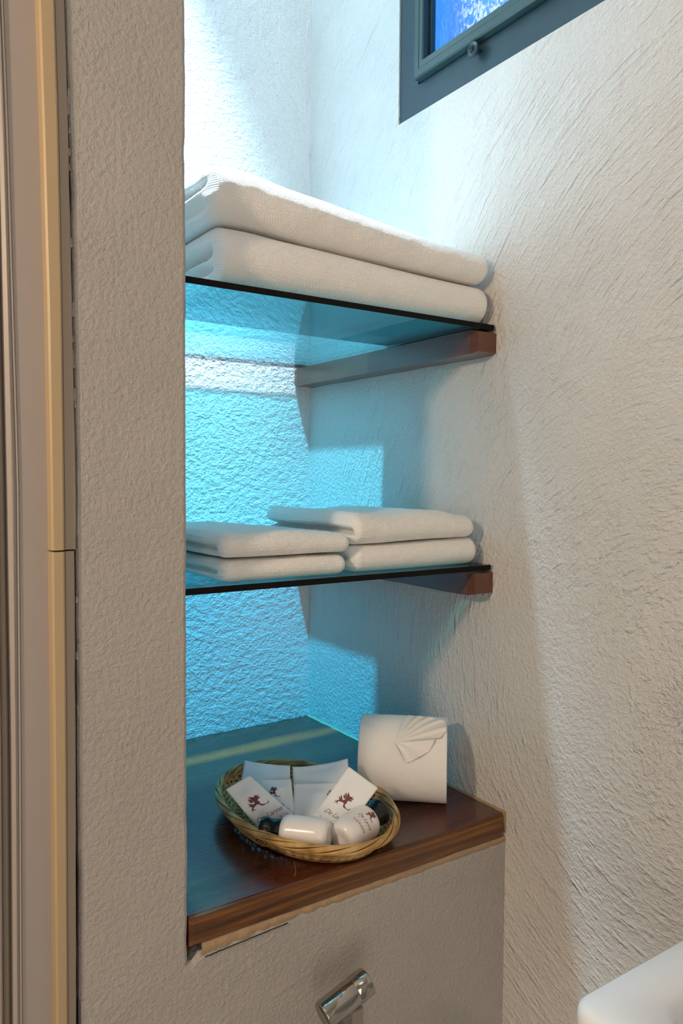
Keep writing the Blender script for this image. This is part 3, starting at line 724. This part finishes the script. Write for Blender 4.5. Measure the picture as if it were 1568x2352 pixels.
# ------------------------------------------------------------------ bottles
def bottle(label, base, tip, r, fr_, decor=None, up_hint=None):
    """lying bottle: base centre -> cap end; fr_ = body fraction"""
    axv = (tip-base); L = axv.length; z_ = axv.normalized()
    upv = Vector((0, 0, 1)) if up_hint is None else up_hint
    x_ = (upv-z_*upv.dot(z_)).normalized(); y_ = z_.cross(x_)
    M4 = Matrix(((x_.x, y_.x, z_.x, base.x), (x_.y, y_.y, z_.y, base.y), (x_.z, y_.z, z_.z, base.z), (0, 0, 0, 1)))
    root = tag(empty('lotion_bottle', base), label, 'bottle', 'small amenity bottles in the basket')
    Lb = L*fr_; pf = [(0, .0015), (r*.35, .001), (r*.62, 0), (r*.78, .0008), (r*.92, .004), (r*.985, .009)]
    for i in range(1, 9): t = i/8; pf.append((r*(.985+.015*math.sin(math.pi*t)), .009+(Lb*.80-.009)*t))
    for i in range(1, 11): t = i/10; a_ = t*math.pi/2; pf.append((r*(.60+.40*math.cos(a_)**.7) if t < 1 else r*.60, Lb*.80+(Lb*.20)*math.sin(a_)))
    pf += [(r*.55, Lb+.002)]
    vs, fs = lathe(pf, 56, M4); under(root, fixn(mesh('bottle_body', vs, fs, M['bottle'], smooth=True)))
    cr = r*.72
    pf = [(cr*.96, Lb+.0002), (cr*.99, Lb+.0010), (cr*.93, Lb+(L-Lb)*.3), (cr*.93, Lb+(L-Lb)*.60), (cr*1.0, Lb+(L-Lb)*.68), (cr*1.05, Lb+(L-Lb)*.80), (cr*1.05, Lb+(L-Lb)*.93), (cr*.98, L), (cr*.80, L), (cr*.75, L-.001), (0.0002, L-.001)]
    vs, fs = lathe(pf, 48, M4); o = fixn(mesh('bottle_cap', vs, fs, M['cap'], smooth=True)); o['label'] = 'black screw cap'; under(root, o)
    if decor:
        for (nm, vs2, fs2, mat, sdown, ang0) in decor:
            # text x runs round the bottle or along it, see 'turn'
            pv = []
            for v in vs2:
                an = ang0+v.x/r; rr = r*1.004+.0002
                pv.append(M4 @ Vector((rr*math.cos(an), rr*math.sin(an), sdown+v.y)))
            under(root, mesh(nm, pv, fs2, M[mat]))
    return root
rB = .0165
b1b, b1t = D(757, 1919, .750), D(602, 1903, .768)
ev, ef = emblem()
def deco(r, top, a0, s=1.0, word='LOTION'):
    out = [('printed_emblem', [Vector((v.x*.0062*s, v.y*.0062*s, 0)) for v in ev], ef, 'ink', top, a0)]
    for body, size, dy, sh, sp_, mt in (('De Lanna', .0055, -.0085, .45, .95, 'ink_grey'), ('H  O  T  E  L', .0022, -.0125, 0, 1.2, 'ink_grey'), (word, .0042, -.0175, 0, 1.15, 'ink_red')):
        v_, f_ = text_polys(body, size*s, sh, sp_); out.append(('printed_text', [Vector((p.x, p.y, 0)) for p in v_], f_, mt, top+dy*s, a0))
    return out
bottle('white bottle lying at the front of the basket with its black cap pointing left', b1b, b1t, .0158, .70, deco(rB, .030, .75, .75, 'SHAMPOO'))
b2b, b2t = D(781, 1931, .752), D(872, 1862, .800)
bottle('white lotion bottle lying at the right of the basket, black cap towards the rim', b2b, b2t, .0180, .70, deco(.018, .034, .80, 1.0, 'LOTION'))
# ------------------------------------------------------------------ chrome paper holder
ca = Vector((.3560, .553, -.4700)); cb = Vector((.4045, .553, -.4555))
hold = tag(empty('paper_holder', (.38, YF, -.50)), 'short chrome tube holder mounted on the plaster below the ledge, cut by the frame bottom', 'holder')
d_ = (cb-ca).normalized(); z_ = d_; x_ = (Vector((0, 0, 1))-z_*z_.z).normalized(); y_ = z_.cross(x_)
Mh = Matrix(((x_.x, y_.x, z_.x, ca.x), (x_.y, y_.y, z_.y, ca.y), (x_.z, y_.z, z_.z, ca.z), (0, 0, 0, 1))); Lh = (cb-ca).length; rh = .0122
vs, fs = lathe([(rh*.86, .0006), (rh*.90, 0), (rh*.985, .0004), (rh, .0014), (rh, Lh*.68), (rh*.985, Lh*.685)], 48, Mh); o = fixn(mesh('tube_sleeve', vs, fs, M['chrome'], smooth=True)); under(hold, o)
vs, fs = lathe([(rh*.985, Lh*.686), (rh*1.002, Lh*.69), (rh*1.002, Lh-.002), (rh*.98, Lh-.0005), (rh*.9, Lh)], 48, Mh); o = fixn(mesh('tube_end', vs, fs, M['chrome'], smooth=True)); under(hold, o)
o = box('mounting_stem', (.383, .548, -.535), (.397, .562, -.474), M['chrome'], None, .0015); under(hold, o)
o = box('wall_plate', (.372, .560, -.56), (.408, YF-.0005, -.52), M['chrome'], None, .003); under(hold, o)
# slot along the tube's upper side
pts = [Mh @ Vector((rh*1.0*math.cos(a1), rh*1.0*math.sin(a1), Lh*t)) for t, a1 in ((.04, 1.02), (.96, 1.02), (.96, .93), (.04, .93))]
# ------------------------------------------------------------------ wash basin
bx0, by1, bz = .3876, .3161, -.33
bas = tag(empty('washbasin', (.5, .05, bz-.12)), 'white ceramic washbasin corner on the right wall, cut by the bottom right of the frame', 'basin')
def rrect(x0, y0, x1, y1, r, z, n=8):
    P = []
    for (cx, cy, a0) in ((x1-r, y1-r, 0), (x0+r, y1-r, 90), (x0+r, y0+r, 180), (x1-r, y0+r, 270)):
        for i in range(n+1): a_ = math.radians(a0+90*i/n); P.append(Vector((cx+r*math.cos(a_), cy+r*math.sin(a_), z)))
    return P
y0b = -.22; loops = []
X1b = X0-.0005
for (ins, r, z) in ((.05, .02, bz-.13), (.02, .02, bz-.125), (.006, .018, bz-.09), (.001, .016, bz-.03), (0, .016, bz-.008), (.0012, .015, bz-.003), (.005, .012, bz), (.032, .03, bz+.0005), (.038, .03, bz-.006), (.045, .032, bz-.04), (.07, .04, bz-.095), (.11, .02, bz-.105)):
    loops.append(rrect(bx0+ins, y0b+ins, X1b-(ins if z > bz-.002 or ins > .025 else 0)*1.0, by1-ins, r, z))
vs = [p for l in loops for p in l]; n = len(loops[0]); fs = []
for i in range(len(loops)-1):
    for j in range(n): l = (j+1) % n; fs.append((i*n+j, i*n+l, (i+1)*n+l, (i+1)*n+j))
fs.append(tuple(range(n-1, -1, -1))); fs.append(tuple((len(loops)-1)*n+j for j in range(n)))
o = fixn(mesh('basin_body', vs, fs, M['ceramic'], smooth=True)); under(bas, o)
